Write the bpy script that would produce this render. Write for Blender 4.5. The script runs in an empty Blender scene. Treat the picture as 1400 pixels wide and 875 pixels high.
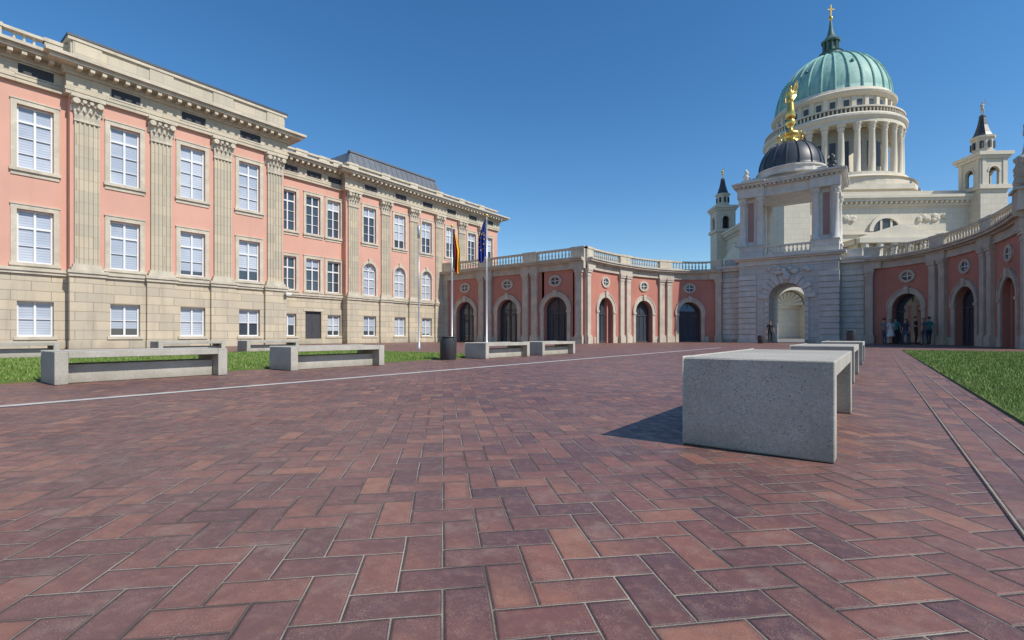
import bpy, math, random
import numpy as np
from mathutils import Vector
random.seed(4); np.random.seed(4)
scene=bpy.context.scene
# ------------------------------------------------------------ node helpers
class NT:
    def __init__(s,name):
        s.m=bpy.data.materials.new(name); s.m.use_nodes=True
        s.t=s.m.node_tree; s.t.nodes.clear()
        s.out=s.t.nodes.new('ShaderNodeOutputMaterial')
        s.b=s.t.nodes.new('ShaderNodeBsdfPrincipled')
        s.t.links.new(s.b.outputs[0],s.out.inputs[0])
        s.pos=s.t.nodes.new('ShaderNodeNewGeometry')
    def put(s,sock,v):
        if isinstance(v,bpy.types.NodeSocket): s.t.links.new(v,sock)
        elif isinstance(v,(tuple,list)):
            v=tuple(v)
            if sock.type=='RGBA' and len(v)==3: v=v+(1,)
            sock.default_value=v
        else: sock.default_value=v
    def M(s,op,a,b=None,c=None,clamp=False):
        n=s.t.nodes.new('ShaderNodeMath'); n.operation=op; n.use_clamp=clamp
        s.put(n.inputs[0],a)
        if b is not None: s.put(n.inputs[1],b)
        if c is not None: s.put(n.inputs[2],c)
        return n.outputs[0]
    def mix(s,f,a,b,mode='MIX'):
        n=s.t.nodes.new('ShaderNodeMix'); n.data_type='RGBA'; n.blend_type=mode
        s.put(n.inputs[0],f); s.put(n.inputs[6],a); s.put(n.inputs[7],b); return n.outputs[2]
    def noise(s,scale,detail=4,vec=None,rough=.55):
        n=s.t.nodes.new('ShaderNodeTexNoise'); n.inputs['Scale'].default_value=scale
        n.inputs['Detail'].default_value=detail; n.inputs['Roughness'].default_value=rough
        s.t.links.new(vec or s.pos.outputs['Position'],n.inputs['Vector']); return n.outputs[0]
    def rng(s,v,a,b,c=0.,d=1.):
        n=s.t.nodes.new('ShaderNodeMapRange'); n.clamp=True
        s.put(n.inputs[0],v)
        for i,x in enumerate((a,b,c,d)): n.inputs[i+1].default_value=x
        return n.outputs[0]
    def sep(s,v=None):
        n=s.t.nodes.new('ShaderNodeSeparateXYZ'); s.t.links.new(v or s.pos.outputs['Position'],n.inputs[0]); return n.outputs
    def comb(s,x,y,z=0.):
        n=s.t.nodes.new('ShaderNodeCombineXYZ'); s.put(n.inputs[0],x); s.put(n.inputs[1],y); s.put(n.inputs[2],z); return n.outputs[0]
    def bump(s,h,strength=.5,dist=.01):
        n=s.t.nodes.new('ShaderNodeBump'); n.inputs['Strength'].default_value=strength
        n.inputs['Distance'].default_value=dist; s.put(n.inputs['Height'],h)
        s.t.links.new(n.outputs[0],s.b.inputs['Normal'])
    def ramp(s,f,stops):
        n=s.t.nodes.new('ShaderNodeValToRGB'); r=n.color_ramp
        while len(r.elements)<len(stops): r.elements.new(.5)
        for e,(p,c) in zip(r.elements,stops): e.position=p; e.color=tuple(c)+(1,)
        s.put(n.inputs[0],f); return n.outputs[0]
    def fin(s,col,rough=.8,**k):
        s.put(s.b.inputs['Base Color'],col); s.put(s.b.inputs['Roughness'],rough)
        for a,v in k.items(): s.put(s.b.inputs[a.replace('_',' ')],v)
        return s.m
def sc(c,f): return tuple(min(1,x*f) for x in c)
def simple(name,c,rough=.7,var=.12,scale=1.2,bump=.15,fine=60,streak=0,**k):
    n=NT(name); a=n.noise(scale,5); b=n.noise(fine,3)
    col=n.mix(n.rng(a,.3,.7),sc(c,1-var),sc(c,1+var))
    col=n.mix(n.rng(b,.35,.65,0,.35),col,sc(c,1-var*1.6))
    if streak:
        x,y,z=n.sep()[:3]; st=n.noise(1,4,n.comb(n.M('MULTIPLY',n.M('ADD',x,y),2.2),n.M('MULTIPLY',z,.2)))
        col=n.mix(n.rng(st,.5,.78,0,streak),col,sc(c,.6))
    if bump: n.bump(b,bump,.01)
    return n.fin(col,rough,**k)
def ashlar(name,c1,c2,mortar,bw=.9,bh=.42,ms=.012,var=.15,streak=.25,dirt=.5):
    n=NT(name); x,y,z=n.sep()[:3]
    u=n.M('ADD',x,y); vec=n.comb(u,z)
    t=n.t.nodes.new('ShaderNodeTexBrick'); n.t.links.new(vec,t.inputs['Vector'])
    t.inputs['Scale'].default_value=1; t.inputs['Brick Width'].default_value=bw; t.inputs['Row Height'].default_value=bh
    t.inputs['Mortar Size'].default_value=ms; t.inputs['Mortar Smooth'].default_value=.2
    n.put(t.inputs['Color1'],c1); n.put(t.inputs['Color2'],c2); n.put(t.inputs['Mortar'],mortar)
    a=n.noise(.8,5); f=n.noise(25,4)
    st=n.noise(1,4,n.comb(n.M('MULTIPLY',u,3.),n.M('MULTIPLY',z,.25)))
    col=n.mix(n.rng(a,.3,.7,0,.35),t.outputs[0],sc(c2,.8))
    col=n.mix(n.rng(st,.5,.75,0,streak),col,sc(c2,.55))
    col=n.mix(n.rng(f,.4,.7,0,.25),col,sc(c1,.7))
    col=n.mix(n.M('MULTIPLY',n.rng(z,.0,.55,dirt,0),n.rng(a,.3,.6)),col,sc(c2,.45))
    h=n.M('ADD',n.M('MULTIPLY',t.outputs[1],-1.),n.M('MULTIPLY',f,.25))
    n.bump(h,.5,.012)
    return n.fin(col,.85)
MAT={}
MAT['stone']=ashlar('sandstone',(.62,.53,.39),(.48,.43,.335),(.36,.30,.2),1.1,.5,.008)
MAT['base']=ashlar('sandstone_base',(.65,.54,.38),(.48,.42,.32),(.27,.22,.16),1.25,.415,.014,streak=.5)
MAT['trim']=simple('sandstone_trim',(.57,.505,.395),.8,.18,2.5,streak=.5)
MAT['pink']=simple('pink_plaster',(.64,.35,.265),.85,.07,.5,.1,90,streak=.18)
MAT['red']=simple('red_plaster',(.49,.20,.145),.85,.12,.7,.1,90,streak=.3)
MAT['panel']=simple('sandstone_panel_red',(.36,.22,.19),.85,.12,.7,.1,90,streak=.25)
MAT['greystone']=simple('grey_sandstone',(.53,.46,.37),.85,.2,1.5,streak=.5)
MAT['palestone']=ashlar('pale_stone',(.63,.59,.53),(.55,.52,.47),(.33,.31,.29),1.0,.46,.014,streak=.35)
MAT['paletrim']=simple('pale_trim',(.63,.59,.53),.8,.14,2.,streak=.45)
MAT['church']=ashlar('church_stone',(.70,.625,.49),(.65,.585,.465),(.49,.44,.35),2.0,1.0,.03,streak=.2)
MAT['churchtrim']=simple('church_trim',(.68,.61,.485),.85,.1,.3,streak=.2)
MAT['frame']=simple('white_window_paint',(.74,.74,.72),.45,.03,3,0)
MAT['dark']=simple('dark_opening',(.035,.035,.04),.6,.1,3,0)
MAT['shade']=simple('church_glazing',(.07,.075,.08),.25,.2,1,0)
MAT['darkroof']=simple('dark_slate',(.055,.058,.065),.45,.2,1.5,.1)
MAT['roof']=simple('zinc_roof',(.15,.16,.175),.4,.15,1.)
MAT['gold']=simple('gilding',(.75,.50,.14),.3,.1,4,.1,30,Metallic=.85)
MAT['metal']=simple('brushed_metal',(.40,.41,.43),.4,.05,5,0,Metallic=.6)
MAT['bin']=simple('anthracite_metal',(.05,.052,.058),.45,.1,5,.05)
MAT['blackmetal']=simple('door_paint',(.06,.06,.065),.5,.1,5,.05)
n=NT('window_glass'); MAT['glass']=n.fin(n.mix(n.noise(.5,2),(.03,.04,.055),(.07,.085,.105)),.04,Coat_Weight=.6,Coat_Roughness=.02)
n=NT('window_blind'); z=n.sep()[2]
st=n.M('FRACT',n.M('MULTIPLY',z,9.)); cb=n.mix(n.rng(st,.0,.35),(.27,.30,.37),(.52,.56,.62)); cb=n.mix(n.rng(n.noise(.45,2),.4,.6,0,.45),cb,(.22,.27,.36)); MAT['blind']=n.fin(cb,.35,Coat_Weight=.6,Coat_Roughness=.03)
n=NT('copper_patina'); x,y,z=n.sep()[:3]
a=n.noise(.5,5); s2=n.noise(1,4,n.comb(n.M('MULTIPLY',x,1.5),n.M('MULTIPLY',y,1.5),n.M('MULTIPLY',z,.12)))
c=n.mix(n.rng(a,.3,.7),(.22,.42,.35),(.34,.54,.46)); c=n.mix(n.rng(s2,.48,.7,0,.6),c,(.10,.22,.19)); MAT['copper']=n.fin(c,.6)
n=NT('dark_patina'); MAT['darkcopper']=n.fin(n.mix(n.rng(n.noise(.6,4),.3,.7),(.05,.10,.09),(.11,.2,.17)),.6)
# concrete
n=NT('concrete'); a=n.noise(3,5); f=n.noise(150,4,rough=.7)
v=n.t.nodes.new('ShaderNodeTexVoronoi'); v.inputs['Scale'].default_value=80; n.t.links.new(n.pos.outputs['Position'],v.inputs['Vector'])
wn=n.noise(26,2)
pore=n.M('MULTIPLY',n.rng(v.outputs['Distance'],.10,.26,1,0),n.rng(wn,.47,.55))
sp=n.t.nodes.new('ShaderNodeTexVoronoi'); sp.inputs['Scale'].default_value=260; n.t.links.new(n.pos.outputs['Position'],sp.inputs['Vector'])
c=n.mix(n.rng(a,.3,.7),(.40,.37,.31),(.56,.52,.445)); c=n.mix(n.rng(f,.42,.60,0,.65),c,(.30,.275,.225))
c=n.mix(n.rng(n.noise(60,3),.5,.7,0,.4),c,(.62,.58,.50))
c=n.mix(n.rng(sp.outputs['Distance'],.12,.3,.5,0),c,(.18,.165,.14))
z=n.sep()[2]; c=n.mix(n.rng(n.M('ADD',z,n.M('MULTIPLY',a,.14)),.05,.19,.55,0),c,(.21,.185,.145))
c=n.mix(n.rng(n.noise(1.6,4),.45,.65,0,.4),c,(.29,.27,.22))
c=n.mix(n.M('MULTIPLY',pore,.85),c,(.11,.10,.085)); n.bump(n.M('SUBTRACT',n.M('MULTIPLY',f,.6),pore),.9,.004); MAT['concrete']=n.fin(c,.85)
# herringbone clinker
def paver(name,herring=True):
    n=NT(name); x,y,z=n.sep()[:3]
    W=.122 if not herring else .109
    if herring:
        u=n.M('MULTIPLY',n.M('ADD',x,y),1/(math.sqrt(2)*W)); v=n.M('MULTIPLY',n.M('SUBTRACT',y,x),1/(math.sqrt(2)*W))
        wob=n.noise(2.5,2); wob2=n.noise(3.1,2,n.comb(y,x,5.))
        u=n.M('ADD',u,n.M('MULTIPLY',n.M('SUBTRACT',wob,.5),.10)); v=n.M('ADD',v,n.M('MULTIPLY',n.M('SUBTRACT',wob2,.5),.10))
        i=n.M('FLOOR',u); j=n.M('FLOOR',v)
        k=n.M('FLOORED_MODULO',n.M('ADD',n.M('SUBTRACT',i,j),.01),4.)
        k=n.M('FLOOR',k)
        H=n.M('LESS_THAN',k,1.5)
        k1=n.M('MULTIPLY',n.M('GREATER_THAN',k,.5),H)
        k2=n.M('MULTIPLY',n.M('GREATER_THAN',k,1.5),n.M('LESS_THAN',k,2.5))
        lu=n.M('ADD',n.M('SUBTRACT',u,i),k1); lv=n.M('ADD',n.M('SUBTRACT',v,j),k2)
        Wd=n.M('ADD',H,1.); Hd=n.M('SUBTRACT',2.,H)
        idv=n.comb(n.M('SUBTRACT',i,k1),n.M('SUBTRACT',j,k2),H)
    else:
        u=n.M('MULTIPLY',x,1/W); v=n.M('MULTIPLY',y,1/(2*W))
        i=n.M('FLOOR',u); v=n.M('ADD',v,n.M('MULTIPLY',i,.5)); j=n.M('FLOOR',v)
        lu=n.M('FRACT',u); lv=n.M('MULTIPLY',n.M('FRACT',v),2.); Wd=1.;Hd=2.
        idv=n.comb(i,j,7.)
    w=n.t.nodes.new('ShaderNodeTexWhiteNoise'); w.noise_dimensions='3D'; n.t.links.new(idv,w.inputs['Vector'])
    rc=n.sep(w.outputs['Color'])
    du=n.M('MINIMUM',lu,n.M('SUBTRACT',Wd,lu)); dv=n.M('MINIMUM',lv,n.M('SUBTRACT',Hd,lv))
    d=n.M('SMOOTH_MIN',du,dv,.05)
    col=n.ramp(w.outputs['Value'],[(0,(.105,.055,.055)),(.2,(.155,.072,.064)),(.55,(.205,.088,.069)),(.85,(.255,.108,.076)),(1,(.325,.145,.09))])
    m=n.noise(14,5); m2=n.noise(.35,3); g=n.noise(170,3)
    end=n.M('MULTIPLY',n.rng(n.M('ADD',n.M('ADD',lu,lv),n.M('MULTIPLY',m,1.2)),1.2,2.6),n.M('GREATER_THAN',rc[2],.6))
    col=n.mix(n.M('MULTIPLY',end,.55),col,(.095,.055,.058))
    col=n.mix(n.rng(m,.40,.70,0,.5),col,(.125,.062,.057))
    col=n.mix(n.rng(n.noise(30,4),.5,.75,0,.4),col,(.36,.19,.13))
    col=n.mix(n.M('MULTIPLY',n.rng(d,.04,.2,.5,0),rc[1]),col,(.08,.045,.045))
    col=n.mix(n.rng(m2,.42,.65,0,.22),col,(.29,.185,.15))
    # dusty sand residue lying in patches
    dust=n.noise(6,6,rough=.65); col=n.mix(n.rng(dust,.54,.72,0,.35),col,(.36,.27,.21))
    vo=n.t.nodes.new('ShaderNodeTexVoronoi'); vo.inputs['Scale'].default_value=260; n.t.links.new(n.pos.outputs['Position'],vo.inputs['Vector'])
    speck=n.M('MULTIPLY',n.rng(vo.outputs['Distance'],.12,.27,1,0),n.rng(n.noise(9,3),.40,.58))
    col=n.mix(n.M('MULTIPLY',speck,.75),col,(.50,.42,.36))
    dd=n.M('ADD',d,n.M('MULTIPLY',n.M('SUBTRACT',g,.5),.026))
    col=n.mix(n.rng(dd,.028,.055,.75,0),col,(.045,.028,.026))  # bevel occlusion painted into the colour: darker brick rim along each joint
    j0=n.rng(dd,.012,.024,1,0)
    jc=n.mix(n.rng(n.noise(2.2,5),.40,.60),(.13,.105,.08),(.44,.37,.29))
    col=n.mix(j0,col,jc)
    h=n.M('ADD',n.rng(dd,.008,.08),n.M('ADD',n.M('MULTIPLY',g,.18),n.M('ADD',n.M('MULTIPLY',rc[0],.45),n.M('MULTIPLY',m,.25))))
    n.bump(h,.9,.005)
    return n.fin(col,n.rng(m,.3,.7,.40,.65),Specular_IOR_Level=.45)
MAT['herring']=paver('herringbone_clinker'); MAT['course']=paver('clinker_course',False)
MAT['whiteline']=simple('white_stone_strip',(.56,.54,.49),.7,.15,4,.1)
MAT['joint']=simple('sand_joint',(.30,.26,.21),.9,.2,9,.1)
MAT['ground']=ashlar('square_paving',(.30,.27,.23),(.26,.24,.21),(.2,.18,.16),1,1,dirt=0)
n=NT('turf'); MAT['turf']=n.fin(n.mix(n.rng(n.noise(3,5),.3,.7),(.07,.12,.018),(.12,.17,.03)),.9)
n=NT('grass_blades'); r=n.pos.outputs['Random Per Island']
c=n.ramp(r,[(0,(.075,.155,.014)),(.5,(.13,.235,.026)),(.85,(.20,.30,.05)),(1,(.36,.35,.15))]); c=n.mix(n.rng(n.noise(.7,4),.38,.65,0,.6),c,(.22,.25,.06)); MAT['blade']=n.fin(c,.6)
for nm,c in dict(skin=(.50,.30,.21),hair_dark=(.03,.02,.015),hair_blond=(.30,.2,.1),cloth_navy=(.03,.04,.08),cloth_black=(.02,.02,.022),cloth_white=(.65,.65,.65),cloth_teal=(.05,.22,.22),cloth_grey=(.2,.2,.22),cloth_jeans=(.06,.09,.16),cloth_red=(.4,.06,.05),shoe=(.03,.03,.03),flag_black=(.015,.015,.015),flag_red=(.55,.02,.02),flag_gold=(.8,.5,.03),flag_blue=(.012,.035,.25),lip=(.4,.15,.12),eye=(.02,.02,.02)).items():
    MAT[nm]=simple(nm,c,.75,.08,6,0)
# ------------------------------------------------------------ mesh builder
class MB:
    def __init__(s,g): s.v=[];s.f=[];s.g=g
    def P(s,pts):
        b=len(s.v); T=s.g.T
        s.v+= [T(*p) for p in pts]; return b
    def poly(s,pts):
        b=s.P(pts); s.f.append(tuple(range(b,b+len(pts))))
    def raw(s,vs,fs):
        b=s.P(vs); s.f+= [tuple(i+b for i in f) for f in fs]
    def box(s,s0,s1,d0,d1,z0,z1):
        n=max(1,int(math.ceil(abs(s1-s0)/s.g.step)))
        vs=[];fs=[]
        for i in range(n+1):
            a=s0+(s1-s0)*i/n; vs+=[(a,d0,z0),(a,d1,z0),(a,d1,z1),(a,d0,z1)]
        for i in range(n):
            for k in range(4): fs.append((i*4+k,i*4+(k+1)%4,i*4+4+(k+1)%4,i*4+4+k))
        fs+=[(0,1,2,3),(n*4,n*4+1,n*4+2,n*4+3)]
        s.raw(vs,fs)
    def lathe(s,sc_,dc,prof,n=12,a0=0,cap=True):
        vs=[];fs=[]
        for r,z in prof:
            for k in range(n):
                a=a0+2*math.pi*k/n; vs.append((sc_+r*math.cos(a),dc+r*math.sin(a),z))
        for i in range(len(prof)-1):
            for k in range(n): fs.append((i*n+k,i*n+(k+1)%n,(i+1)*n+(k+1)%n,(i+1)*n+k))
        if cap: fs+=[tuple(range(n)),tuple(range((len(prof)-1)*n,len(prof)*n))]
        s.raw(vs,fs)
    def tube(s,p0,p1,r0,r1,n=8):
        p0=Vector(p0);p1=Vector(p1);d=(p1-p0).normalized()
        a=d.orthogonal().normalized(); b=d.cross(a)
        vs=[tuple(p+(a*math.cos(t)+b*math.sin(t))*r) for p,r in((p0,r0),(p1,r1)) for t in [2*math.pi*k/n for k in range(n)]]
        s.raw(vs,[(k,(k+1)%n,n+(k+1)%n,n+k) for k in range(n)]+[tuple(range(n)),tuple(range(n,2*n))])
    def blob(s,c,r,seed=0,n=10,m=7,amp=.12):
        rnd=random.Random(seed); vs=[];fs=[]
        for i in range(m+1):
            ph=math.pi*i/m
            for k in range(n):
                t=2*math.pi*k/n; q=1+rnd.uniform(-amp,amp)
                vs.append((c[0]+r[0]*q*math.sin(ph)*math.cos(t),c[1]+r[1]*q*math.sin(ph)*math.sin(t),c[2]+r[2]*q*math.cos(ph)))
        for i in range(m):
            for k in range(n): fs.append((i*n+k,i*n+(k+1)%n,(i+1)*n+(k+1)%n,(i+1)*n+k))
        s.raw(vs,fs)
    def wall(s,s0,s1,z0,z1,d,ops,rev=.22):
        S=sorted({s0,s1}|{o[0] for o in ops}|{o[1] for o in ops}); Z=sorted({z0,z1}|{o[2] for o in ops}|{o[3] for o in ops})
        for a,b in zip(S,S[1:]):
            for c,e in zip(Z,Z[1:]):
                ms,mz=(a+b)/2,(c+e)/2
                if any(o[0]<ms<o[1] and o[2]<mz<o[3] for o in ops): continue
                s.poly([(a,d,c),(b,d,c),(b,d,e),(a,d,e)])
        for o in ops:
            a,b,c,e=o[:4]
            s.poly([(a,d,c),(a,d-rev,c),(a,d-rev,e),(a,d,e)]); s.poly([(b,d,c),(b,d-rev,c),(b,d-rev,e),(b,d,e)])
            s.poly([(a,d,c),(b,d,c),(b,d-rev,c),(a,d-rev,c)]); s.poly([(a,d,e),(b,d,e),(b,d-rev,e),(a,d-rev,e)])
    def archwall(s,s0,s1,c,r,z0,zs,z1,d,rev,N=14):
        def seg(a,b):
            n=max(1,int(math.ceil((b-a)/s.g.step)))
            for i in range(n):
                p=a+(b-a)*i/n;q=a+(b-a)*(i+1)/n
                s.poly([(p,d,z0),(q,d,z0),(q,d,z1),(p,d,z1)])
        seg(s0,c-r); seg(c+r,s1)
        pts=[(c-r*math.cos(math.pi*i/N),zs+r*math.sin(math.pi*i/N)) for i in range(N+1)]
        for (a,za),(b,zb) in zip(pts,pts[1:]):
            s.poly([(a,d,za),(b,d,zb),(b,d,z1),(a,d,z1)])
            s.poly([(a,d,za),(b,d,zb),(b,d-rev,zb),(a,d-rev,za)])
        for q in(c-r,c+r): s.poly([(q,d,z0),(q,d-rev,z0),(q,d-rev,zs),(q,d,zs)])
        if z0>.05: s.poly([(c-r,d,z0),(c+r,d,z0),(c+r,d-rev,z0),(c-r,d-rev,z0)])
    def archband(s,c,r0,r1,zs,d,p,N=16,full=False,ry=1.0):
        A=[(2 if full else 1)*math.pi*i/N for i in range(N+1)]
        for a,b in zip(A,A[1:]):
            q=lambda r,t,dd:(c-r*math.cos(t),dd,zs+ry*r*math.sin(t))
            s.poly([q(r0,a,d+p),q(r0,b,d+p),q(r1,b,d+p),q(r1,a,d+p)])
            s.poly([q(r1,a,d),q(r1,b,d),q(r1,b,d+p),q(r1,a,d+p)])
            s.poly([q(r0,a,d-.02),q(r0,b,d-.02),q(r0,b,d+p),q(r0,a,d+p)])
    def disc(s,c,r,zs,d,N=16,full=True,ry=1.,z0=None):
        A=[(2 if full else 1)*math.pi*i/N for i in range(N+1)]
        pts=[(c-r*math.cos(t),d,zs+ry*r*math.sin(t)) for t in A]
        if z0 is not None: pts+= [(c+r,d,z0),(c-r,d,z0)]
        s.poly(pts if z0 is not None or not full else pts[:-1])
class G:
    def __init__(s,name,T=None,step=1e9):
        s.name=name;s.T=T or (lambda a,b,c:(a,b,c));s.step=step;s.parts={}
    def __call__(s,part,mat=None,smooth=False):
        mat=mat or part
        if part not in s.parts: s.parts[part]=(MB(s),mat,smooth)
        return s.parts[part][0]
    def done(s,bevel=None,loc=(0,0,0),rot=0):
        e=bpy.data.objects.new(s.name,None); scene.collection.objects.link(e)
        for k,(m,mat,sm) in s.parts.items():
            if not m.v: continue
            me=bpy.data.meshes.new(k); me.from_pydata(m.v,[],m.f); me.update()
            o=bpy.data.objects.new(k,me); scene.collection.objects.link(o); o.parent=e
            me.materials.append(MAT[mat])
            if sm:
                me.shade_smooth()
            if bevel:
                b=o.modifiers.new('Bevel','BEVEL'); b.width=bevel; b.segments=2; b.limit_method='ANGLE'
        e.location=loc; e.rotation_euler=(0,0,rot); s.e=e
        return e
# ------------------------------------------------------------ architecture parts
def baluster(g,part,s,d,z0,h,r=.075,mat='trim'):
    P=[(.9,0),(.9,.08),(.5,.14),(1.0,.32),(.85,.5),(.45,.72),(.45,.82),(.9,.9),(.9,1)]
    g(part,mat).lathe(s,d,[(r*a,z0+h*b) for a,b in P],6,cap=False)
def balustrade(g,s0,s1,d,z0,h,piers,pw=.7,th=.28,mat='trim',sp=.3,ends=True):
    m=g('parapet_rail',mat)
    m.box(s0,s1,d-th,d,z0,z0+.11); m.box(s0,s1,d-th-.03,d+.03,z0+h-.12,z0+h)
    for p in piers: m.box(max(s0,p-pw/2),min(s1,p+pw/2),d-th-.015,d+.015,z0+.11,z0+h-.12); m.box(max(s0,p-pw/2-.03),min(s1,p+pw/2+.03),d-th-.05,d+.05,z0+h-.12,z0+h+.04)
    n=int((s1-s0)/sp)
    for i in range(n):
        q=s0+(i+.5)*(s1-s0)/n
        if any(abs(q-p)<pw/2+.08 for p in piers): continue
        baluster(g,'balusters',q,d-th/2,z0+.1,h-.21,mat=mat)
def window(g,c,z0,z1,w,d,kind='blind',rows=4,sur=True,arch=False):
    a,b=c-w/2,c+w/2; e=d-.15; f=g('window_frames','frame')
    t=.07
    f.box(a,a+t,e-.04,e+.02,z0,z1); f.box(b-t,b,e-.04,e+.02,z0,z1)
    f.box(a+t,b-t,e-.04,e+.02,z0,z0+t)
    if not arch: f.box(a+t,b-t,e-.04,e+.02,z1-t,z1)
    f.box(c-.04,c+.04,e-.03,e+.035,z0+t,z1-t)
    for i in range(1,rows):
        z=z0+(z1-z0)*i/rows; tt=.045 if (rows==4 and i==3) or (rows==3 and i==2) else .015
        f.box(a+t,b-t,e-.025,e+.028,z-tt,z+tt)
    zm=z0
    if kind=='mix': zm=z0+(z1-z0)*random.choice([0,0,.25,.5,.5,.75])
    if kind=='blind': zm=z0+(z1-z0)*random.choice([0,0,0,.12,.25])
    if kind=='dark': zm=z1-(z1-z0)*random.choice([0,0,.25])
    q=e-.035
    if arch:
        g('blinds' if kind!='dark' else 'glass','blind' if kind!='dark' else 'glass').disc(c,w/2,z1,q,14,False,1,z0)
        f.archband(c,w/2-.08,w/2,z1,e-.02,.04,12); f.box(a+t,b-t,e-.03,e+.028,z1-.03,z1+.03)
        for an in(50,90,130):
            t2=math.radians(an); f.tube((c,e,z1),(c-(w/2-.04)*math.cos(t2),e,z1+(w/2-.04)*math.sin(t2)),.022,.022,4)
    else:
        if zm>z0: g('glass').poly([(a,q,z0),(b,q,z0),(b,q,zm),(a,q,zm)])
        if zm<z1: g('blinds','blind').poly([(a,q,zm),(b,q,zm),(b,q,z1),(a,q,z1)])
    if sur:
        m=g('window_surrounds','trim'); k=.19
        if arch:
            m.box(a-k,a-.005,d,d+.06,z0-.0,z1); m.box(b+.005,b+k,d,d+.06,z0,z1); m.archband(c,w/2+.005,w/2+k,z1,d,.06,14)
            m.box(c-.13,c+.13,d,d+.14,z1+w/2-.02,z1+w/2+.33)
        else:
            m.box(a-k,a-.004,d,d+.055,z0-.0,z1+k); m.box(b+.004,b+k,d,d+.055,z0,z1+k); m.box(a-.004,b+.004,d,d+.055,z1+.004,z1+k)
            m.box(a-k-.03,b+k+.03,d,d+.085,z1+k,z1+k+.05)
        m.box(a-k-.05,b+k+.05,d-.02,d+.12,z0-.13,z0-.003)
        m.box(a-k,b+k,d,d+.045,z0-.3,z0-.13)
def leaf(m,s,d,z,w,h,out):
    P=[(0,.0,1.),(.25,.45,1.1),(.3,.75,1.0),(.7,1.0,.75),(1.15,.95,.5),(1.2,.75,.2)]
    vs=[];fs=[]
    for o,zz,ww in P: vs+=[(s-w*ww/2,d+out*o-.01,z+h*zz),(s,d+out*o+.025,z+h*zz),(s+w*ww/2,d+out*o-.01,z+h*zz)]
    for i in range(len(P)-1):
        for k in(0,1): fs.append((i*3+k,i*3+k+1,i*3+k+4,i*3+k+3))
    m.raw(vs,fs)
def capital(g,c,w,d,z0,z1,mat='trim'):
    m=g('capitals',mat); h=z1-z0
    vs=[(c-w/2,d-.15,z0),(c+w/2,d-.15,z0),(c+w/2,d,z0),(c-w/2,d,z0)]; k=w*.10
    vs+=[(c-w/2-k,d-.15,z1-.12*h),(c+w/2+k,d-.15,z1-.12*h),(c+w/2+k,d+.10,z1-.12*h),(c-w/2-k,d+.10,z1-.12*h)]
    m.raw(vs,[(0,1,2,3),(4,5,6,7),(0,1,5,4),(1,2,6,5),(2,3,7,6),(3,0,4,7)])
    m.box(c-w/2-.03,c+w/2+.03,d-.15,d+.03,z0-.06,z0+.02)
    m.box(c-w/2-k*1.9,c+w/2+k*1.9,d-.15,d+.24,z1-.12*h,z1)
    for i in range(4): leaf(m,c-w/2+w*(i+.5)/4,d,z0+.02,w/4.6,h*.38,.14)
    for i in range(3): leaf(m,c-w/2+w*(i+1)/4,d+.01,z0+h*.32,w/4.1,h*.36,.2)
    for sx in(-1,1):
        leaf(m,c+sx*(w/2+.02),d-.05,z0+h*.35,w/4,h*.33,.18)
        q=c+sx*(w/2-.02); rr=h*.15
        m.tube((q,d-.05,z1-.12*h-rr),(q,d+.25,z1-.12*h-rr),rr,rr*.8,10)
        m.tube((c+sx*w*.14,d,z1-.12*h-rr*.7),(c+sx*w*.14,d+.19,z1-.12*h-rr*.7),rr*.6,rr*.5,8)
    m.blob((c,d+.2,z1-.05*h),(.08,.07,.09),1)
def pilaster(g,c,w,d,z0,zc,z1,flutes=5,mat='stone',cm='trim',p=.12):
    g('pilaster_bases',cm).box(c-w/2-.13,c+w/2+.13,d,d+p+.12,z0,z0+.16)
    g('pilaster_bases',cm).box(c-w/2-.07,c+w/2+.07,d,d+p+.06,z0+.16,z0+.30)
    m=g('pilasters',mat)
    if flutes:
        P=[(c-w/2,d),(c-w/2,d+p)]
        fw=w/(flutes*1.45+.45); gp=.45*fw; s=c-w/2
        for i in range(flutes):
            s+=gp
            for t in range(0,7):
                a=math.pi*t/6; P.append((s+fw/2-fw/2*math.cos(a),d+p-.55*fw*math.sin(a)))
            s+=fw
        P+=[(c+w/2,d+p),(c+w/2,d)]
        vs=[(a,b,z0+.3) for a,b in P]+[(a,b,zc) for a,b in P]; n_=len(P)
        m.raw(vs,[(i,i+1,n_+i+1,n_+i) for i in range(n_-1)])
    else: m.box(c-w/2,c+w/2,d,d+p,z0+.3,zc)
    capital(g,c,w,d+p,zc,z1,cm)
ZB=3.45; ZE=11.15
def entab(g,s0,s1,d,back,e0,e1,zo,wins=[]):
    m=g('entablature','stone'); t=g('cornice','trim')
    for mm,a,b,p in((m,ZE,11.3,.17),(m,11.3,11.42,.2),(m,11.42,12.0,.15),(t,12.0,12.1,.26),(t,12.1,12.26,.3),(t,12.3,12.45,.78),(t,12.45,12.58,.92)):
        mm.box(s0-p*e0,s1+p*e1,back,d+p,a+zo,b+zo)
    g('cornice','trim').box(s0-.32*e0,s1+.32*e1,back,d+.34,12.26+zo,12.3+zo)
    n_=int((s1-s0)/.42)
    for i in range(n_+1):
        q=s0+(i+.5)*(s1-s0)/(n_+1)
        t.box(q-.08,q+.08,d+.302,d+.72,12.13+zo,12.299+zo)
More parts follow.
